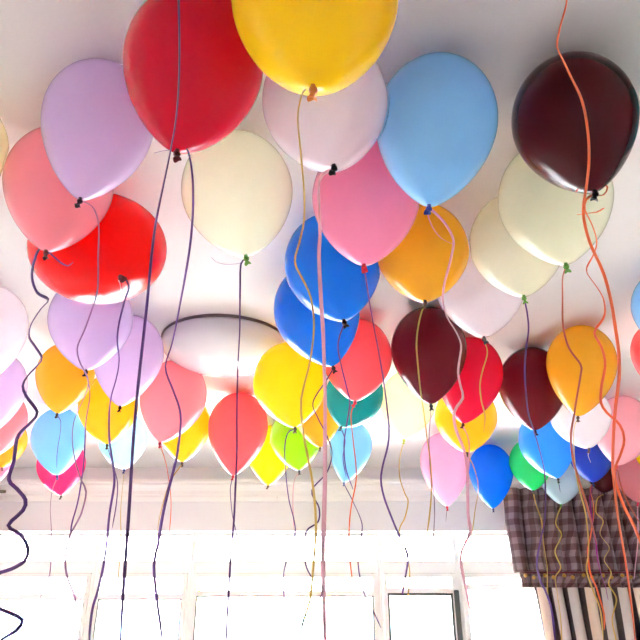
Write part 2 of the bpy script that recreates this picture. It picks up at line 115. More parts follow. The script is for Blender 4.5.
    ('lime', 'pinkribbon', 0.0050, [(-0.1127,3.4931,2.2961), (-0.1386,3.4931,2.2428), (-0.1418,3.4931,2.123), (-0.1343,3.4931,1.9969)]),
    ('cream_c', 'gold', 0.0060, [(0.3883,2.9456,2.3144), (0.3655,2.9456,2.2352), (0.3609,2.9456,2.1488), (0.3791,2.9456,2.0733), (0.3906,2.9456,2.0427), (0.3734,2.9456,1.9739), (0.3437,2.9456,1.9106), (0.3693,2.9456,1.8282), (0.3809,2.9456,1.7359), (0.3561,2.9456,1.6006)]),
    ('yellow_r', 'gold', 0.0050, [(0.7061,3.0885,2.2902), (0.7328,3.0885,2.2229), (0.7465,3.0885,2.1288), (0.7172,3.0885,2.0283), (0.6919,3.0885,1.9174)]),
    ('pink_r', 'grey', 0.0040, [(0.7608,3.9937,2.1948), (0.748,3.9937,2.1137)]),
    ('green_r', 'gold', 0.0070, [(1.331,4.122,2.3146), (1.3427,4.122,2.2231), (1.354,4.122,2.1334), (1.3522,4.122,1.9993), (1.3444,4.122,1.8302), (1.3294,4.122,1.694)]),
    ('azure_r', 'navyribbon', 0.0040, [(1.2898,3.5461,2.2648), (1.2956,3.5461,2.2008)]),
    ('whiteblue', 'gold', 0.0080, [(1.5649,4.3229,2.2647), (1.5154,4.3229,2.1581), (1.5355,4.3229,2.0843), (1.482,4.3229,1.9876), (1.5044,4.3229,1.8929), (1.4568,4.3229,1.8289), (1.4537,4.3229,1.7317), (1.4574,4.3229,1.6034), (1.425,4.3229,1.4045)]),
    ('royal_r', 'orange', 0.0100, [(1.6751,4.0259,2.3439), (1.6501,4.0259,2.3076), (1.6541,4.0259,2.2299), (1.6471,4.0259,2.1593), (1.6171,4.0259,2.0612), (1.575,4.0259,1.9597), (1.5647,4.0259,1.8387), (1.593,4.0259,1.7422), (1.6053,4.0259,1.6271), (1.5877,4.0259,1.5353)]),
    ('royal_r', 'magenta', 0.0080, [(1.6751,4.0259,2.3439), (1.6331,4.0259,2.2477), (1.6298,4.0259,2.1302), (1.6213,4.0259,1.9876), (1.6254,4.0259,1.8225), (1.6401,4.0259,1.6895)]),
    ('maroon_far', 'gold', 0.0080, [(1.9152,4.4541,2.3669), (1.8618,4.4541,2.3338), (1.8326,4.4541,2.2488), (1.8748,4.4541,2.1909), (1.8394,4.4541,2.1083), (1.8749,4.4541,2.0209), (1.8348,4.4541,1.9473), (1.8658,4.4541,1.8747), (1.8315,4.4541,1.7974), (1.8649,4.4541,1.7097), (1.8149,4.4541,1.5839), (1.8156,4.4541,1.4016)]),
    ('white_r', 'white', 0.0060, [(1.2923,3.0804,2.3076), (1.2822,3.0804,2.2785), (1.2857,3.0804,2.2448)]),
    ('pink_rr', 'rust', 0.0060, [(1.5188,3.3171,2.2815), (1.5238,3.3171,2.2054), (1.5426,3.3171,2.1014), (1.5747,3.3171,1.9955)]),
    ('coral_rr', 'pinkribbon', 0.0060, [(2.0598,4.3067,2.2745), (2.0319,4.3067,2.1742), (2.0056,4.3067,2.0217), (1.9307,4.3067,1.8162)]),
]

# ------------------------------------------------------------------ helpers
def lin(r, g, b):
    def c(v):
        v /= 255.0
        return v / 12.92 if v <= 0.04045 else ((v + 0.055) / 1.055) ** 2.4
    return (c(r), c(g), c(b), 1)

def new_mat(name):
    m = bpy.data.materials.new(name)
    m.use_nodes = True
    nt = m.node_tree
    return m, nt, nt.nodes, nt.links, nt.nodes['Principled BSDF']

def plain(name, col, rough=0.5, metal=0.0, bump=0.0, bscale=60.0, var=0.0):
    m, nt, N, K, p = new_mat(name)
    p.inputs['Base Color'].default_value = col
    p.inputs['Roughness'].default_value = rough
    p.inputs['Metallic'].default_value = metal
    if bump or var:
        tc = N.new('ShaderNodeTexCoord')
        nz = N.new('ShaderNodeTexNoise')
        nz.inputs['Scale'].default_value = bscale
        nz.inputs['Detail'].default_value = 5
        K.new(tc.outputs['Object'], nz.inputs['Vector'])
        if bump:
            bp = N.new('ShaderNodeBump')
            bp.inputs['Strength'].default_value = bump
            bp.inputs['Distance'].default_value = 0.002
            K.new(nz.outputs['Fac'], bp.inputs['Height'])
            K.new(bp.outputs['Normal'], p.inputs['Normal'])
        if var:
            mx = N.new('ShaderNodeMix'); mx.data_type = 'RGBA'
            mx.inputs[6].default_value = col
            mx.inputs[7].default_value = tuple(v * (1 - var) for v in col[:3]) + (1,)
            K.new(nz.outputs['Fac'], mx.inputs[0])
            K.new(mx.outputs[2], p.inputs['Base Color'])
    return m

def latex(name, col, clear=0.06, glow=0.5, rough=0.24, ior=1.31):
    """Stretched balloon skin: part scattered back, part let through, a soft sheen on the outside."""
    m, nt, N, K, p = new_mat(name)
    N.remove(p)
    tc = N.new('ShaderNodeTexCoord')
    nz = N.new('ShaderNodeTexNoise'); nz.inputs['Scale'].default_value = 14; nz.inputs['Detail'].default_value = 3
    K.new(tc.outputs['Object'], nz.inputs['Vector'])
    mx = N.new('ShaderNodeMix'); mx.data_type = 'RGBA'
    mx.inputs[6].default_value = col
    mx.inputs[7].default_value = tuple(min(1, v * 0.92) for v in col[:3]) + (1,)
    K.new(nz.outputs['Fac'], mx.inputs[0])
    df = N.new('ShaderNodeBsdfDiffuse'); K.new(mx.outputs[2], df.inputs['Color'])
    tl = N.new('ShaderNodeBsdfTranslucent'); K.new(mx.outputs[2], tl.inputs['Color'])
    m1 = N.new('ShaderNodeMixShader'); m1.inputs[0].default_value = glow
    K.new(df.outputs[0], m1.inputs[1]); K.new(tl.outputs[0], m1.inputs[2])
    tr = N.new('ShaderNodeBsdfTransparent'); tr.inputs['Color'].default_value = tuple(min(1, v ** 0.6) for v in col[:3]) + (1,)
    m2 = N.new('ShaderNodeMixShader'); m2.inputs[0].default_value = clear
    K.new(m1.outputs[0], m2.inputs[1]); K.new(tr.outputs[0], m2.inputs[2])
    gl = N.new('ShaderNodeBsdfGlossy'); gl.inputs['Roughness'].default_value = rough
    fr = N.new('ShaderNodeFresnel'); fr.inputs['IOR'].default_value = ior
    ge = N.new('ShaderNodeNewGeometry')
    out_ = N.new('ShaderNodeMath'); out_.operation = 'SUBTRACT'; out_.inputs[0].default_value = 1
    K.new(ge.outputs['Backfacing'], out_.inputs[1])
    fm = N.new('ShaderNodeMath'); fm.operation = 'MULTIPLY'; K.new(fr.outputs[0], fm.inputs[0]); K.new(out_.outputs[0], fm.inputs[1])
    m3 = N.new('ShaderNodeMixShader')
    K.new(fm.outputs[0], m3.inputs[0]); K.new(m2.outputs[0], m3.inputs[1]); K.new(gl.outputs[0], m3.inputs[2])
    K.new(m3.outputs[0], N['Material Output'].inputs['Surface'])
    return m

def mesh_obj(name, verts, faces, mat, parent=None, smooth=True):
    me = bpy.data.meshes.new(name)
    me.from_pydata([tuple(v) for v in verts], [], faces)
    me.update()
    if smooth:
        for p in me.polygons: p.use_smooth = True
    me.materials.append(mat)
    o = bpy.data.objects.new(name, me)
    COL.objects.link(o)
    if parent is not None: o.parent = parent
    return o

def bm_obj(name, bm, mat, parent=None, smooth=False):
    me = bpy.data.meshes.new(name)
    bm.normal_update()
    bm.to_mesh(me); bm.free()
    if smooth:
        for p in me.polygons: p.use_smooth = True
    me.materials.append(mat)
    o = bpy.data.objects.new(name, me)
    COL.objects.link(o)
    if parent is not None: o.parent = parent
    return o

def add_box(bm, x0, x1, y0, y1, z0, z1):
    vs = [bm.verts.new((x, y, z)) for x in (x0, x1) for y in (y0, y1) for z in (z0, z1)]
    for f in ((0, 1, 3, 2), (4, 6, 7, 5), (0, 4, 5, 1), (2, 3, 7, 6), (0, 2, 6, 4), (1, 5, 7, 3)):
        bm.faces.new([vs[i] for i in f])

def boxes(*bs, bevel=0.0):
    bm = bmesh.new()
    for b in bs: add_box(bm, *b)
    if bevel:
        bmesh.ops.bevel(bm, geom=bm.edges[:], offset=bevel, segments=2, affect='EDGES')
    bmesh.ops.recalc_face_normals(bm, faces=bm.faces[:])
    return bm

def frame_bm(x0, x1, z0, z1, y0, y1, w, bevel=0.0):
    return boxes((x0, x0 + w, y0, y1, z0, z1), (x1 - w, x1, y0, y1, z0, z1),
                 (x0 + w, x1 - w, y0, y1, z1 - w, z1), (x0 + w, x1 - w, y0, y1, z0, z0 + w), bevel=bevel)

def lathe(profile, n=32):
    """profile: list of (r, z). Returns verts, faces around the z axis."""
    vs, fs, rows = [], [], []
    for r, z in profile:
        if r < 1e-6:
            rows.append([len(vs)]); vs.append((0, 0, z))
        else:
            rows.append(list(range(len(vs), len(vs) + n)))
            vs += [(r * math.cos(2 * PI * i / n), r * math.sin(2 * PI * i / n), z) for i in range(n)]
    for a, b in zip(rows, rows[1:]):
        for i in range(n):
            j = (i + 1) % n
            if len(a) == 1 and len(b) == 1: continue
            if len(a) == 1: fs.append((a[0], b[i], b[j]))
            elif len(b) == 1: fs.append((a[i], b[0], a[j]))
            else: fs.append((a[i], b[i], b[j], a[j]))
    # outward faces whichever way the profile runs
    vol = 0
    for f in fs:
        a, b, c = (Vector(vs[i]) for i in f[:3]); vol += a.dot(b.cross(c))
        if len(f) == 4: a, b, c = (Vector(vs[i]) for i in (f[0], f[2], f[3])); vol += a.dot(b.cross(c))
    if vol < 0: fs = [f[::-1] for f in fs]
    return vs, fs

def tube(pts, rad, n=10):
    pts = [Vector(p) for p in pts]; vs, fs = [], []
    for i, p in enumerate(pts):
        t = (pts[min(i + 1, len(pts) - 1)] - pts[max(i - 1, 0)]).normalized()
        u = t.orthogonal().normalized() if abs(t.x) > .9 else Vector((1, 0, 0)); v = t.cross(u).normalized()
        vs += [p + rad * (u * math.cos(2 * PI * k / n) + v * math.sin(2 * PI * k / n)) for k in range(n)]
    for i in range(len(pts) - 1):
        for k in range(n):
            fs.append((i * n + k, i * n + (k + 1) % n, (i + 1) * n + (k + 1) % n, (i + 1) * n + k))
    fs += [tuple(range(n))[::-1], tuple(range((len(pts) - 1) * n, len(pts) * n))]
    return vs, fs

def empty(name, loc, label, cat, group=None):
    o = bpy.data.objects.new(name, None)
    o.empty_display_size = 0.05
    o.location = loc
    COL.objects.link(o)
    o['label'] = label; o['category'] = cat
    if group: o['group'] = group
    return o

def struct(o):
    o['kind'] = 'structure'
    return o

# ------------------------------------------------------------------ materials
M = {}
M['ceiling'] = plain('ceiling paint', lin(213, 209, 206), 0.75, bump=0.15, bscale=90, var=0.02)
M['wall'] = plain('wall paint', lin(232, 231, 231), 0.7, bump=0.15, bscale=90, var=0.02)
M['trim'] = plain('white gloss trim', lin(240, 237, 232), 0.4)
M['frame'] = plain('white window frame', lin(252, 252, 249), 0.3)
M['gasket'] = plain('grey green gasket', lin(84, 92, 86), 0.5)
M['seal'] = plain('tan seal', lin(104, 88, 52), 0.5)
M['lamp_glass'] = plain('opal lamp glass', lin(205, 203, 206), 0.1)
M['lamp_rim'] = plain('dark lamp rim', lin(96, 84, 84), 0.35, metal=0.6)
M['gold'] = plain('gold beads', lin(190, 145, 70), 0.3, metal=0.6)
M['building'] = plain('pale render', lin(240, 240, 238), 0.8, var=0.05, bscale=2)
M['building_glass'] = plain('blue window glass', lin(150, 195, 235), 0.2)

# floor: light boards
m, nt, N, K, p = new_mat('light wood floor')
tc = N.new('ShaderNodeTexCoord'); br = N.new('ShaderNodeTexBrick')
br.inputs['Color1'].default_value = lin(222, 220, 220); br.inputs['Color2'].default_value = lin(214, 211, 210)
br.inputs['Mortar'].default_value = lin(170, 160, 150); br.inputs['Scale'].default_value = 1.0
br.inputs['Mortar Size'].default_value = 0.003; br.inputs['Brick Width'].default_value = 1.2; br.inputs['Row Height'].default_value = 0.14
K.new(tc.outputs['Object'], br.inputs['Vector']); K.new(br.outputs['Color'], p.inputs['Base Color'])
p.inputs['Roughness'].default_value = 0.35
M['floor'] = m

# thin window glass
m, nt, N, K, p = new_mat('window glass')
tr = N.new('ShaderNodeBsdfTransparent'); gl = N.new('ShaderNodeBsdfGlossy'); gl.inputs['Roughness'].default_value = 0.02
fr = N.new('ShaderNodeFresnel'); fr.inputs['IOR'].default_value = 1.3
mx = N.new('ShaderNodeMixShader')
K.new(fr.outputs[0], mx.inputs[0]); K.new(tr.outputs[0], mx.inputs[1]); K.new(gl.outputs[0], mx.inputs[2])
K.new(mx.outputs[0], N['Material Output'].inputs['Surface'])
M['glass'] = m

# brown gingham for the valance, driven by the cloth's own UVs (metres)
def wave_mask(N, K, uv, axis, period, width, start=0.0):
    sx = N.new('ShaderNodeSeparateXYZ'); K.new(uv, sx.inputs[0])
    d = N.new('ShaderNodeMath'); d.operation = 'DIVIDE'; d.inputs[1].default_value = period
    ad = N.new('ShaderNodeMath'); ad.operation = 'ADD'; ad.inputs[1].default_value = start
    K.new(sx.outputs[axis], ad.inputs[0]); K.new(ad.outputs[0], d.inputs[0])
    f = N.new('ShaderNodeMath'); f.operation = 'FRACT'; K.new(d.outputs[0], f.inputs[0])
    l = N.new('ShaderNodeMath'); l.operation = 'LESS_THAN'; l.inputs[1].default_value = width
    K.new(f.outputs[0], l.inputs[0])
    return l.outputs[0]
m, nt, N, K, p = new_mat('brown gingham cloth')
uv = N.new('ShaderNodeUVMap').outputs[0]
a = wave_mask(N, K, uv, 0, 0.085, 0.5); b = wave_mask(N, K, uv, 1, 0.085, 0.5)
s = N.new('ShaderNodeMath'); s.operation = 'ADD'; K.new(a, s.inputs[0]); K.new(b, s.inputs[1])
h = N.new('ShaderNodeMath'); h.operation = 'MULTIPLY'; h.inputs[1].default_value = 0.5; K.new(s.outputs[0], h.inputs[0])
cr = N.new('ShaderNodeValToRGB'); cr.color_ramp.interpolation = 'CONSTANT'
cr.color_ramp.elements[0].color = lin(146, 122, 126); cr.color_ramp.elements[1].position = 0.75; cr.color_ramp.elements[1].color = lin(84, 52, 52)
e = cr.color_ramp.elements.new(0.3); e.color = lin(112, 84, 86)
K.new(h.outputs[0], cr.inputs[0]); K.new(cr.outputs[0], p.inputs['Base Color']); p.inputs['Roughness'].default_value = 0.85
p.inputs['Sheen Weight'].default_value = 0.2
M['gingham'] = m
# striped drape: dark stripes centred on the pleat creases, painting in fold shade
m, nt, N, K, p = new_mat('striped drape cloth with crease shade')
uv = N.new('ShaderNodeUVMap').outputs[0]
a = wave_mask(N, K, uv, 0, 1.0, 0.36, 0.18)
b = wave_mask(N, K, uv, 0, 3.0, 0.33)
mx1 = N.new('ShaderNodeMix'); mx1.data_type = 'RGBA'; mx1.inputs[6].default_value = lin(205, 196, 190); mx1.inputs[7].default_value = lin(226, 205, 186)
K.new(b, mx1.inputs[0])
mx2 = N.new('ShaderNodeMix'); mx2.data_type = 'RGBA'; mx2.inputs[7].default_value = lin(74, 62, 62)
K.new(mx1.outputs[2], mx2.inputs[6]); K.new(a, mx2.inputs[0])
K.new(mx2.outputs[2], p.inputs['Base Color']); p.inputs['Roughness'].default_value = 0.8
M['drape'] = m

LATEX = {
    'red': ((216, 14, 56), 0.02, 0.45), 'yellow': ((255, 222, 22), 0.03, 0.5), 'lemon': ((255, 232, 26), 0.03, 0.5),
    'pearl': ((246, 238, 242), 0.40, 0.5), 'sky': ((158, 212, 248), 0.04, 0.48), 'burgundy': ((128, 12, 36), 0.03, 0.5), 'ice': ((222, 240, 250), 0.12, 0.5), 'blush': ((255, 200, 208), 0.12, 0.5), 'maroon': ((76, 5, 16), 0.02, 0.4),
    'lilac': ((222, 202, 234), 0.28, 0.5), 'rose': ((255, 178, 188), 0.16, 0.5), 'scarlet': ((244, 22, 18), 0.03, 0.5),
    'ivory': ((248, 248, 226), 0.36, 0.5), 'pink': ((255, 172, 204), 0.10, 0.5), 'blue': ((26, 148, 244), 0.03, 0.46),
    'amber': ((252, 200, 58), 0.03, 0.5), 'crimson': ((236, 24, 76), 0.03, 0.46), 'salmon': ((255, 168, 178), 0.10, 0.5),
    'hotpink': ((255, 70, 150), 0.06, 0.5), 'paleblue': ((196, 238, 252), 0.30, 0.5), 'coral': ((255, 128, 136), 0.04, 0.5),
    'teal': ((20, 180, 182), 0.03, 0.48), 'lime': ((184, 232, 48), 0.05, 0.5), 'cream': ((250, 248, 210), 0.40, 0.5),
    'green': ((60, 246, 150), 0.04, 0.5), 'azure': ((74, 180, 255), 0.08, 0.5), 'white': ((246, 244, 246), 0.22, 0.5),
    'royal': ((54, 96, 226), 0.05, 0.46), 'golden': ((252, 212, 52), 0.04, 0.5), 'palepink': ((255, 192, 218), 0.14, 0.5), 'vivid': ((10, 152, 255), 0.05, 0.5),
}
for k, (c, cl, g) in LATEX.items():
    M['latex_' + k] = latex(k + ' latex', lin(*c), cl, g)
KNOT = {'wine': (90, 14, 26), 'amber': (190, 110, 20), 'charcoal': (70, 66, 68), 'navy': (20, 50, 130), 'black': (18, 14, 18),
        'green': (90, 150, 50), 'crimson': (210, 30, 60), 'brown': (80, 52, 24), 'limeknot': (170, 190, 60), 'purple': (90, 50, 120)}
for k, c in KNOT.items():
    M['knot_' + k] = plain(k + ' bunched latex', lin(*c), 0.6)
RIB = {'purple': (84, 46, 114), 'violet': (104, 66, 142), 'gold': (206, 172, 84), 'pinkribbon': (226, 168, 184), 'orange': (236, 104, 58),
       'mauve': (150, 112, 150), 'white': (236, 230, 234), 'rust': (186, 92, 70), 'grey': (150, 134, 140), 'magenta': (150, 40, 130), 'navyribbon': (40, 50, 96)}
for k, c in RIB.items():
    M['rib_' + k] = plain(k + ' curling ribbon', lin(*c), 0.3)

# ------------------------------------------------------------------ the room
YB, YT = 4.9, 5.16               # room face and outside face of the window wall
OX0, OX1, OZ0, OZ1 = -2.75, 1.62, 0.8, 2.19
XL, XR, YR = -3.3, 3.3, -2.6
struct(bm_obj('ceiling', boxes((XL, XR, YR, YT, CEIL, CEIL + 0.05)), M['ceiling']))
struct(bm_obj('floor', boxes((XL, XR, YR, YT, -0.1, 0)), M['floor']))
struct(bm_obj('wall_back', boxes((XL, XR, YB, YT, OZ1, CEIL), (XL, XR, YB, YT, 0, OZ0),
                                 (XL, OX0, YB, YT, OZ0, OZ1), (OX1, XR, YB, YT, OZ0, OZ1)), M['wall']))
struct(bm_obj('wall_left', boxes((XL - 0.1, XL, YR, YT, 0, CEIL + .05)), M['wall']))
struct(bm_obj('wall_right', boxes((XR, XR + 0.1, YR, YT, 0, CEIL + .05)), M['wall']))
struct(bm_obj('wall_rear', boxes((XL, XR, YR - 0.1, YR, 0, CEIL + .05)), M['wall']))
# crown moulding along the head of the window wall, swept from a stepped profile
prof = [(0, 2.40), (0.018, 2.40), (0.022, 2.425), (0.022, 2.44), (0.032, 2.445), (0.036, 2.47), (0.05, 2.49), (0.07, 2.505), (0.072, 2.52), (0.085, 2.525), (0.085, 2.545), (0, 2.545)]
vs, fs = [], []
for x in (XL, XR):
    vs += [(x, YB - d, z) for d, z in prof]
n = len(prof)
for i in range(n - 1): fs.append((i, i + 1, n + i + 1, n + i))
fs += [tuple(range(n))[::-1], tuple(range(n, 2 * n))]
struct(mesh_obj('trim_1', vs, fs, M['trim'], smooth=False))
struct(bm_obj('trim_2', boxes((OX0 - .04, OX1 + .04, YB - 0.12, YB + 0.1, OZ0 - 0.035, OZ0), bevel=0.006), M['trim']))

# windows: outer frame, transom bar, casement sash, dark gasket, panes
def window(k, x0, x1, gas, gw, ztop, post=None):
    z0 = OZ0
    o, i = .02, .05                  # outer frame face, outer frame plus sash
    r = bm_obj('window_%d' % k, frame_bm(x0, x1, z0, OZ1, 5.02, 5.11, o, 0.003), M['frame'])
    struct(r)
    bm_obj('transom_bar', boxes((x0 + o, x1 - o, 5.03, 5.10, 1.915, 1.995), bevel=0.004), M['frame'], r)
    bm_obj('seal', boxes((x0 + o, x1 - o, 5.026, 5.03, 1.911, 1.915), (x0 + o, x1 - o, 5.026, 5.03, 1.994, 1.998)), M['seal'], r)
    sb = bm_obj('sash', frame_bm(x0 + o + .002, x1 - o - .002, z0 + o, 1.912, 5.0, 5.06, i - o - .002, 0.003), M['frame'], r)
    bm_obj('sash_rail', boxes((x0 + i, x1 - i, 5.01, 5.05, ztop + gw, ztop + gw + .035)), M['frame'], sb)
    bm_obj('gasket', frame_bm(x0 + i, x1 - i, z0 + i, ztop + gw, 5.012, 5.048, gw), M[gas], sb)
    bm_obj('pane', boxes((x0 + i, x1 - i, 5.028, 5.034, z0 + i, ztop + gw)), M['glass'], sb)
    bm_obj('pane', boxes((x0 + i, x1 - i, 5.028, 5.034, ztop + gw + .035, 1.883)), M['glass'], sb)
    bm_obj('pane', boxes((x0 + o, x1 - o, 5.06, 5.066, 1.995, OZ1 - o)), M['glass'], r)
    if post:
        bm_obj('sash_handle', boxes((post[0], post[1], 4.985, 5.0, 1.25, 1.8), bevel=0.004), M['gasket'], sb)
    return r
window(1, -2.745, -1.626, 'seal', 0.006, 1.735)
window(2, -1.624, -0.931, 'gasket', 0.008, 1.735)
window(3, -0.929, 0.429, 'gasket', 0.008, 1.755)
window(4, 0.431, 0.995, 'gasket', 0.016, 1.765, (0.95, 0.985))
window(5, 0.997, 1.615, 'frame', 0.006, 1.80)

# flush ceiling lamp
LX, LY, LR = -0.41, 2.57, 0.27
lamp = empty('ceiling_lamp', (LX, LY, CEIL), 'round white flush ceiling lamp with glossy dome and dark rim', 'lamp')
v_, f_ = lathe([(0, 0), (LR, 0), (LR + .002, -.003), (LR + .002, -.011), (LR - .006, -.0115), (0, -.0115)], 72)
mesh_obj('base_rim', v_, f_, M['lamp_rim'], lamp)
pr = [(LR - .006, -.0115), (LR - .001, -.014), (LR - .001, -.026)]
for i in range(1, 15):
    t = i / 14 * PI / 2
    pr.append(((LR - .001) * math.cos(t) if i < 14 else 0, -.026 - .098 * math.sin(t)))
v_, f_ = lathe(pr, 72)
mesh_obj('lamp_dome', v_, f_, M['lamp_glass'], lamp)

# small white cup hook on the moulding
hook = empty('wall_hook', (-.315, YB - .022, 2.43), 'small white hook on the cornice below the small yellow balloon', 'hook')
bm_obj('hook_plate', boxes((-.014, .014, -.006, 0, -.028, .014), bevel=.002), M['trim'], hook)
pts = [(0, -.006, -.006), (0, -.03, -.008), (0, -.04, -.02), (0, -.034, -.036), (0, -.02, -.038)]
v_, f_ = tube(pts, .005); mesh_obj('hook_arm', v_, f_, M['trim'], hook)

# ------------------------------------------------------------------ curtains
def cloth(name, x0, x1, z0, z1, y, amp, lam, mat, parent, fan=0.0, nz=24, jit=0.0, pw=0.6, thick=0.003, seed=1, pleat_uv=False):
    rnd = random.Random(seed)
    ph = [rnd.uniform(-.25, .25) for _ in range(200)]
    nx = int((x1 - x0) / lam * 18)
    vs, uvs, fs = [], [], []
    xc = (x0 + x1) / 2
    for iz in range(nz + 1):
        tz = iz / nz; z = z1 + (z0 - z1) * tz
        u = 0; prev = None
        for ix in range(nx + 1):
            x = x0 + (x1 - x0) * ix / nx
            q = (x - x0) / lam + jit * math.sin(3.1 * (x - x0) + 7 * z * .2)
            a = amp * (0.8 + 0.4 * ph[int(q) % 200]) * (0.65 + 0.35 * tz)
            yy = y - a * abs(math.sin(PI * q)) ** pw
            xx = xc + (x - xc) * (1 - fan * (z1 - z)) + .006 * math.sin(5 * z + int(q))
            if prev: u += math.hypot(xx - prev[0], yy - prev[1])
            prev = (xx, yy)
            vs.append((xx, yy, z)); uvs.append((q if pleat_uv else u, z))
    w = nx + 1
    for iz in range(nz):
        for ix in range(nx):
            fs.append((iz * w + ix, (iz + 1) * w + ix, (iz + 1) * w + ix + 1, iz * w + ix + 1))
    o = mesh_obj(name, vs, fs, mat, parent)
    ul = o.data.uv_layers.new(name='UVMap')
    for lp in o.data.loops: ul.data[lp.index].uv = uvs[lp.vertex_index]
    sm = o.modifiers.new('thickness', 'SOLIDIFY'); sm.thickness = thick
    return o

def curtain(x0, x1, label, dx0, dx1):
    c = empty('curtain', (0, 0, 0), label, 'curtain', 'gingham curtains framing the window')
    cloth('valance', x0, x1, 1.895, 2.47, 4.812, .135, .118, M['gingham'], c, pw=.6, jit=.12, seed=3)
    cloth('ruffle', x0 + .03, x1, 1.80, 1.905, 4.755, .07, .075, M['gingham'], c, nz=8, pw=.7, jit=.2, seed=6)
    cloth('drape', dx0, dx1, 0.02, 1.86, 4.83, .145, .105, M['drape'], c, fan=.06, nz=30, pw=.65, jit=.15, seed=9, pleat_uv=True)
    # curtain rod behind the valance head, and the corded bead trim along the valance hem
    v_, f_ = lathe([(0, 0), (.011, 0), (.011, x1 - x0 + .04), (0, x1 - x0 + .04)], 16)
    rod = mesh_obj('curtain_rod', v_, f_, M['lamp_rim'], c); rod.rotation_euler = (0, PI / 2, 0); rod.location = (x0 - .02, 4.812, 2.455)
    v_, f_ = lathe([(0, 0), (.006, 0), (.006, x1 - x0 - .04), (0, x1 - x0 - .04)], 10)
    cord = mesh_obj('trim_cord', v_, f_, M['knot_wine'], c); cord.rotation_euler = (0, PI / 2, 0); cord.location = (x0 + .02, 4.676, 1.89)
    prof = [(.013 * math.sin(PI * i / 8), -.013 * math.cos(PI * i / 8)) for i in range(9)]
    prof[0] = (0, -.013); prof[-1] = (0, .013)
    v_, f_ = lathe(prof, 12)
    x = x0 + .05; i = 0
    while x < x1 - .03:
        bd = mesh_obj('bead', v_, f_, M['gold'], c); bd.location = (x, 4.674, 1.872 - (i % 2) * .012)
        x += .055 if i % 2 == 0 else .075; i += 1
    return c
curtain(1.33, 2.85, 'brown gingham valance over striped drape at the right of the window', 1.46, 2.85)
curtain(-3.2, -2.315, 'brown gingham curtain at the left of the window, only its edge in view', -3.2, -2.55)

# ------------------------------------------------------------------ across the street
bd = empty('street_building', (0, 14, 0), 'pale overexposed building with blue window panes across the street', 'building')
bm_obj('facade', boxes((-9, 7, 0, 4, -6, 2.55)), M['building'], bd)
bm_obj('cornice', boxes((-9.2, 7.2, -.3, 4.1, 2.55, 2.75), bevel=.03), M['building'], bd)
for i in range(9):
    x = -7.6 + i * 1.75
    for z in (-2.2, .55):
        wf = bm_obj('building_window', frame_bm(x - .5, x + .5, z, z + 1.45, -.06, .02, .08), M['building'], bd)
        bm_obj('building_pane', boxes((x - .42, x + .42, -.02, -.005, z + .08, z + 1.37)), M['building_glass'], wf)

# ------------------------------------------------------------------ balloons
def radius_at(z, R, L):
    """Body radius at height z (along the axis, +z up, 0 at the widest ring)."""
    if z >= 0:
        q = z / (1.16 * R)
        return R * math.sqrt(max(0, 1 - q * q))
    q = -z / (L * R)
    return R * max(0.0, 1 - q ** 1.82) ** 0.81 if q < 1 else 0.0

SHAPES = {}
for n, (c, R, L, ax, fl, la, kc, lab) in BALLOONS.items():
    d = Vector(ax).normalized()
    rot = Vector((0, 0, -1)).rotation_difference(d)
    SHAPES[n] = dict(c=Vector(c), R=R, L=L, d=d, rot=rot, inv=rot.inverted(), fl=fl)

def world_body(s, nr=64, nu=44):
    R, L = s['R'], s['L']
    prof = []
    for i in range(nu + 1):
        if i <= 18:
            t = PI / 2 * (1 - i / 18)
            prof.append((R * math.cos(t) if i else 0, 1.16 * R * math.sin(t)))
        else:
            q = (i - 18) / (nu - 18)
            q = 1 - (1 - q) ** 1.35
            z = -q * (L * R - .011)
            prof.append((max(radius_at(z, R, L), .0062), z))
    prof.append((.0055, -L * R + .004))
    v, f = lathe(prof, nr)
    out = []
    for p in v:
        w = s['rot'] @ Vector(p)
        w.x *= s['fl']
        out.append(s['c'] + w)
    return out, f

def push_out(s, w, gap):
    """Where another balloon presses on this one: the point slides out along the ray from that balloon's centre."""
    q = w - s['c']; q.x /= s['fl']
    q = s['inv'] @ q
    rr = math.hypot(q.x, q.y)
    if rr >= radius_at(q.z, s['R'] + gap, s['L']): return w
    lo, hi = 1.0, 8.0
    for _ in range(24):
        m_ = (lo + hi) / 2
        if rr * m_ < radius_at(q.z * m_, s['R'] + gap, s['L']): lo = m_
        else: hi = m_
    q = s['rot'] @ (q * hi); q.x *= s['fl']
    return s['c'] + q

DEPTH = {n: (s['c'] - EYE).length for n, s in SHAPES.items()}
def tip(s, k=0.0):
    w = s['rot'] @ Vector((0, 0, -s['L'] * s['R'] - k)); w.x *= s['fl']
    return s['c'] + w

def resample(pts, step):
    """Catmull-Rom through the points, about one sample per step."""
    P_ = [pts[0] + (pts[0] - pts[1])] + pts + [pts[-1] + (pts[-1] - pts[-2])]
    out = []
    for i in range(1, len(P_) - 2):
        p0, p1, p2, p3 = P_[i - 1:i + 3]
        k = max(2, int((p2 - p1).length / step))
        for j in range(k):
            t = j / k
            out.append(0.5 * ((2 * p1) + (p2 - p0) * t + (2 * p0 - 5 * p1 + 4 * p2 - p3) * t * t + (3 * p1 - p0 - 3 * p2 + p3) * t ** 3))
    out.append(pts[-1].copy())
    return out

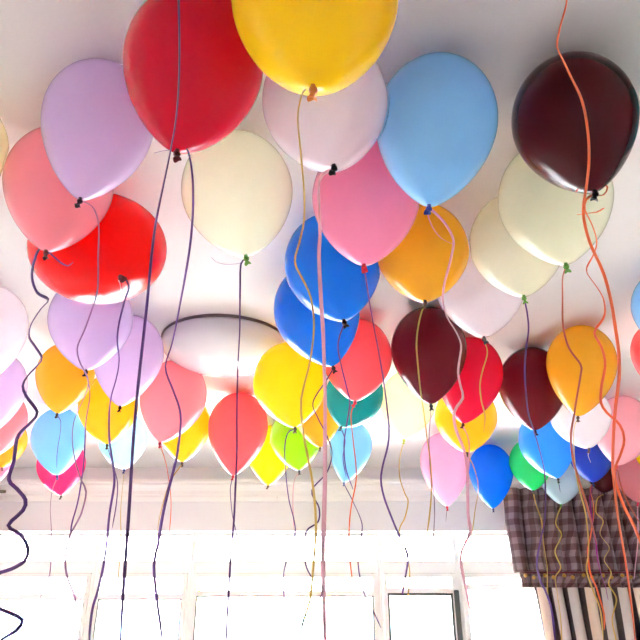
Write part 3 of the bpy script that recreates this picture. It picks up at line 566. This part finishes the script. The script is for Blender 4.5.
def ribbon_mesh(path, width, origin, seed):
    rnd = random.Random(seed)
    pts = resample([Vector(p) for p in path], .009)
    ph, fq = rnd.uniform(0, 6.28), rnd.uniform(5, 9)
    ph2 = rnd.uniform(0, 6.28)
    run = 0; vs, fs = [], []
    for i, p in enumerate(pts):
        if i: run += (p - pts[i - 1]).length
        y = .010 * (math.sin(2.2 * fq * run + ph) - math.sin(ph)) * min(1, run / .05)
        pts[i] = p = Vector((p.x, p.y + y, p.z))
    run = 0
    n = len(pts)
    for i, p in enumerate(pts):
        if i: run += (p - pts[i - 1]).length
        t = (pts[min(i + 1, n - 1)] - pts[max(i - 1, 0)]).normalized()
        side = t.cross(Vector((0, 1, 0)))
        if side.length < 1e-4: side = Vector((1, 0, 0))
        side.normalize()
        a = 0.75 * math.sin(fq * run + ph2)
        side = (Matrix.Rotation(a, 3, t) @ side).normalized()
        nrm = t.cross(side).normalized()
        tw = width / 2 * (min(1, .35 + .65 * (n - 1 - i) / 4) if i > n - 5 else 1)
        for sx, sn in ((-1, -1), (1, -1), (1, 1), (-1, 1)):
            vs.append(p + side * sx * tw + nrm * sn * .00025 - origin)
    for i in range(n - 1):
        for k in range(4):
            a, b = 4 * i + k, 4 * i + (k + 1) % 4
            fs.append((a, b, b + 4, a + 4))
    fs += [(3, 2, 1, 0), tuple(range(4 * n - 4, 4 * n))]
    return vs, fs

ROOTS = {}
for n, (c, R, L, ax, fl, la, kc, lab) in BALLOONS.items():
    s = SHAPES[n]
    T = tip(s)
    root = empty('balloon', T, lab, 'balloon', 'helium balloons floating against the ceiling')
    ROOTS[n] = root
    near = [(o, SHAPES[o]) for o in SHAPES if o != n and DEPTH[o] < DEPTH[n]
            and (SHAPES[o]['c'] - s['c']).length < (s['R'] * s['fl'] * 1.5 + SHAPES[o]['R'] * SHAPES[o]['fl'] * 1.5)]
    v, f = world_body(s)
    vv = []
    for p in v:
        for o, so in near: p = push_out(so, p, .004)
        if p.z > CEIL - .001: p.z = CEIL - .001
        vv.append(p - T)
    mesh_obj('balloon_body', vv, f, M['latex_' + la], root)
    # knot: bunched neck, rolled ring, flared lip
    k = R / .14 * .72
    prof = [(.0052, .010), (.0060, .002), (.0088, -.002), (.0098, -.006), (.0085, -.010), (.0052, -.0125), (.0050, -.016), (.0075, -.021),
            (.0105, -.025), (.0112, -.0262), (.0100, -.0262), (.0060, -.021), (0, -.019)]
    kv, kf = lathe([(r_ * k, z_ * k) for r_, z_ in prof], 20)
    rnd = random.Random(n)
    bend = Quaternion((rnd.uniform(-1, 1), rnd.uniform(-1, 1), 0), rnd.uniform(.1, .5))
    kk = []
    for p in kv:
        p = Vector(p)
        p *= 1 + .10 * math.sin(3 * math.atan2(p.y, p.x) + 1) * (1 if p.z < -.001 else 0)
        if p.z < -.004: p = bend @ (p + Vector((0, 0, .004))) - Vector((0, 0, .004))
        kk.append(s['rot'] @ p)
    mesh_obj('knot', kk, kf, M['knot_' + kc], root)
for i, (n, col, wd, path) in enumerate(RIBBONS):
    root = ROOTS[n]
    v, f = ribbon_mesh(path, wd, Vector(root.location), i + 11)
    mesh_obj('ribbon', v, f, M['rib_' + col], root)

# ------------------------------------------------------------------ light and camera
w = bpy.data.worlds.new('sky'); S.world = w; w.use_nodes = True
bg = w.node_tree.nodes['Background']
bg.inputs[0].default_value = (1.0, 0.985, 0.965, 1); bg.inputs[1].default_value = 13.0

cam = bpy.data.cameras.new('camera'); co = bpy.data.objects.new('camera', cam); COL.objects.link(co)
co.location = EYE; co.rotation_euler = (math.radians(90 + 26), 0, 0)
cam.sensor_width = 36; cam.lens = 650 / 640 * 36; cam.clip_start = .02
S.camera = co
S.view_settings.view_transform = 'Standard'; S.view_settings.look = 'None'
S.view_settings.gamma = 1; S.view_settings.use_curve_mapping = False
S.view_settings.exposure = 1.88
S.cycles.max_bounces = 14; S.cycles.diffuse_bounces = 7; S.cycles.glossy_bounces = 4; S.cycles.transmission_bounces = 8
S.cycles.transparent_max_bounces = 32; S.cycles.use_denoising = True; S.cycles.sample_clamp_indirect = 8
S.cycles.caustics_reflective = False
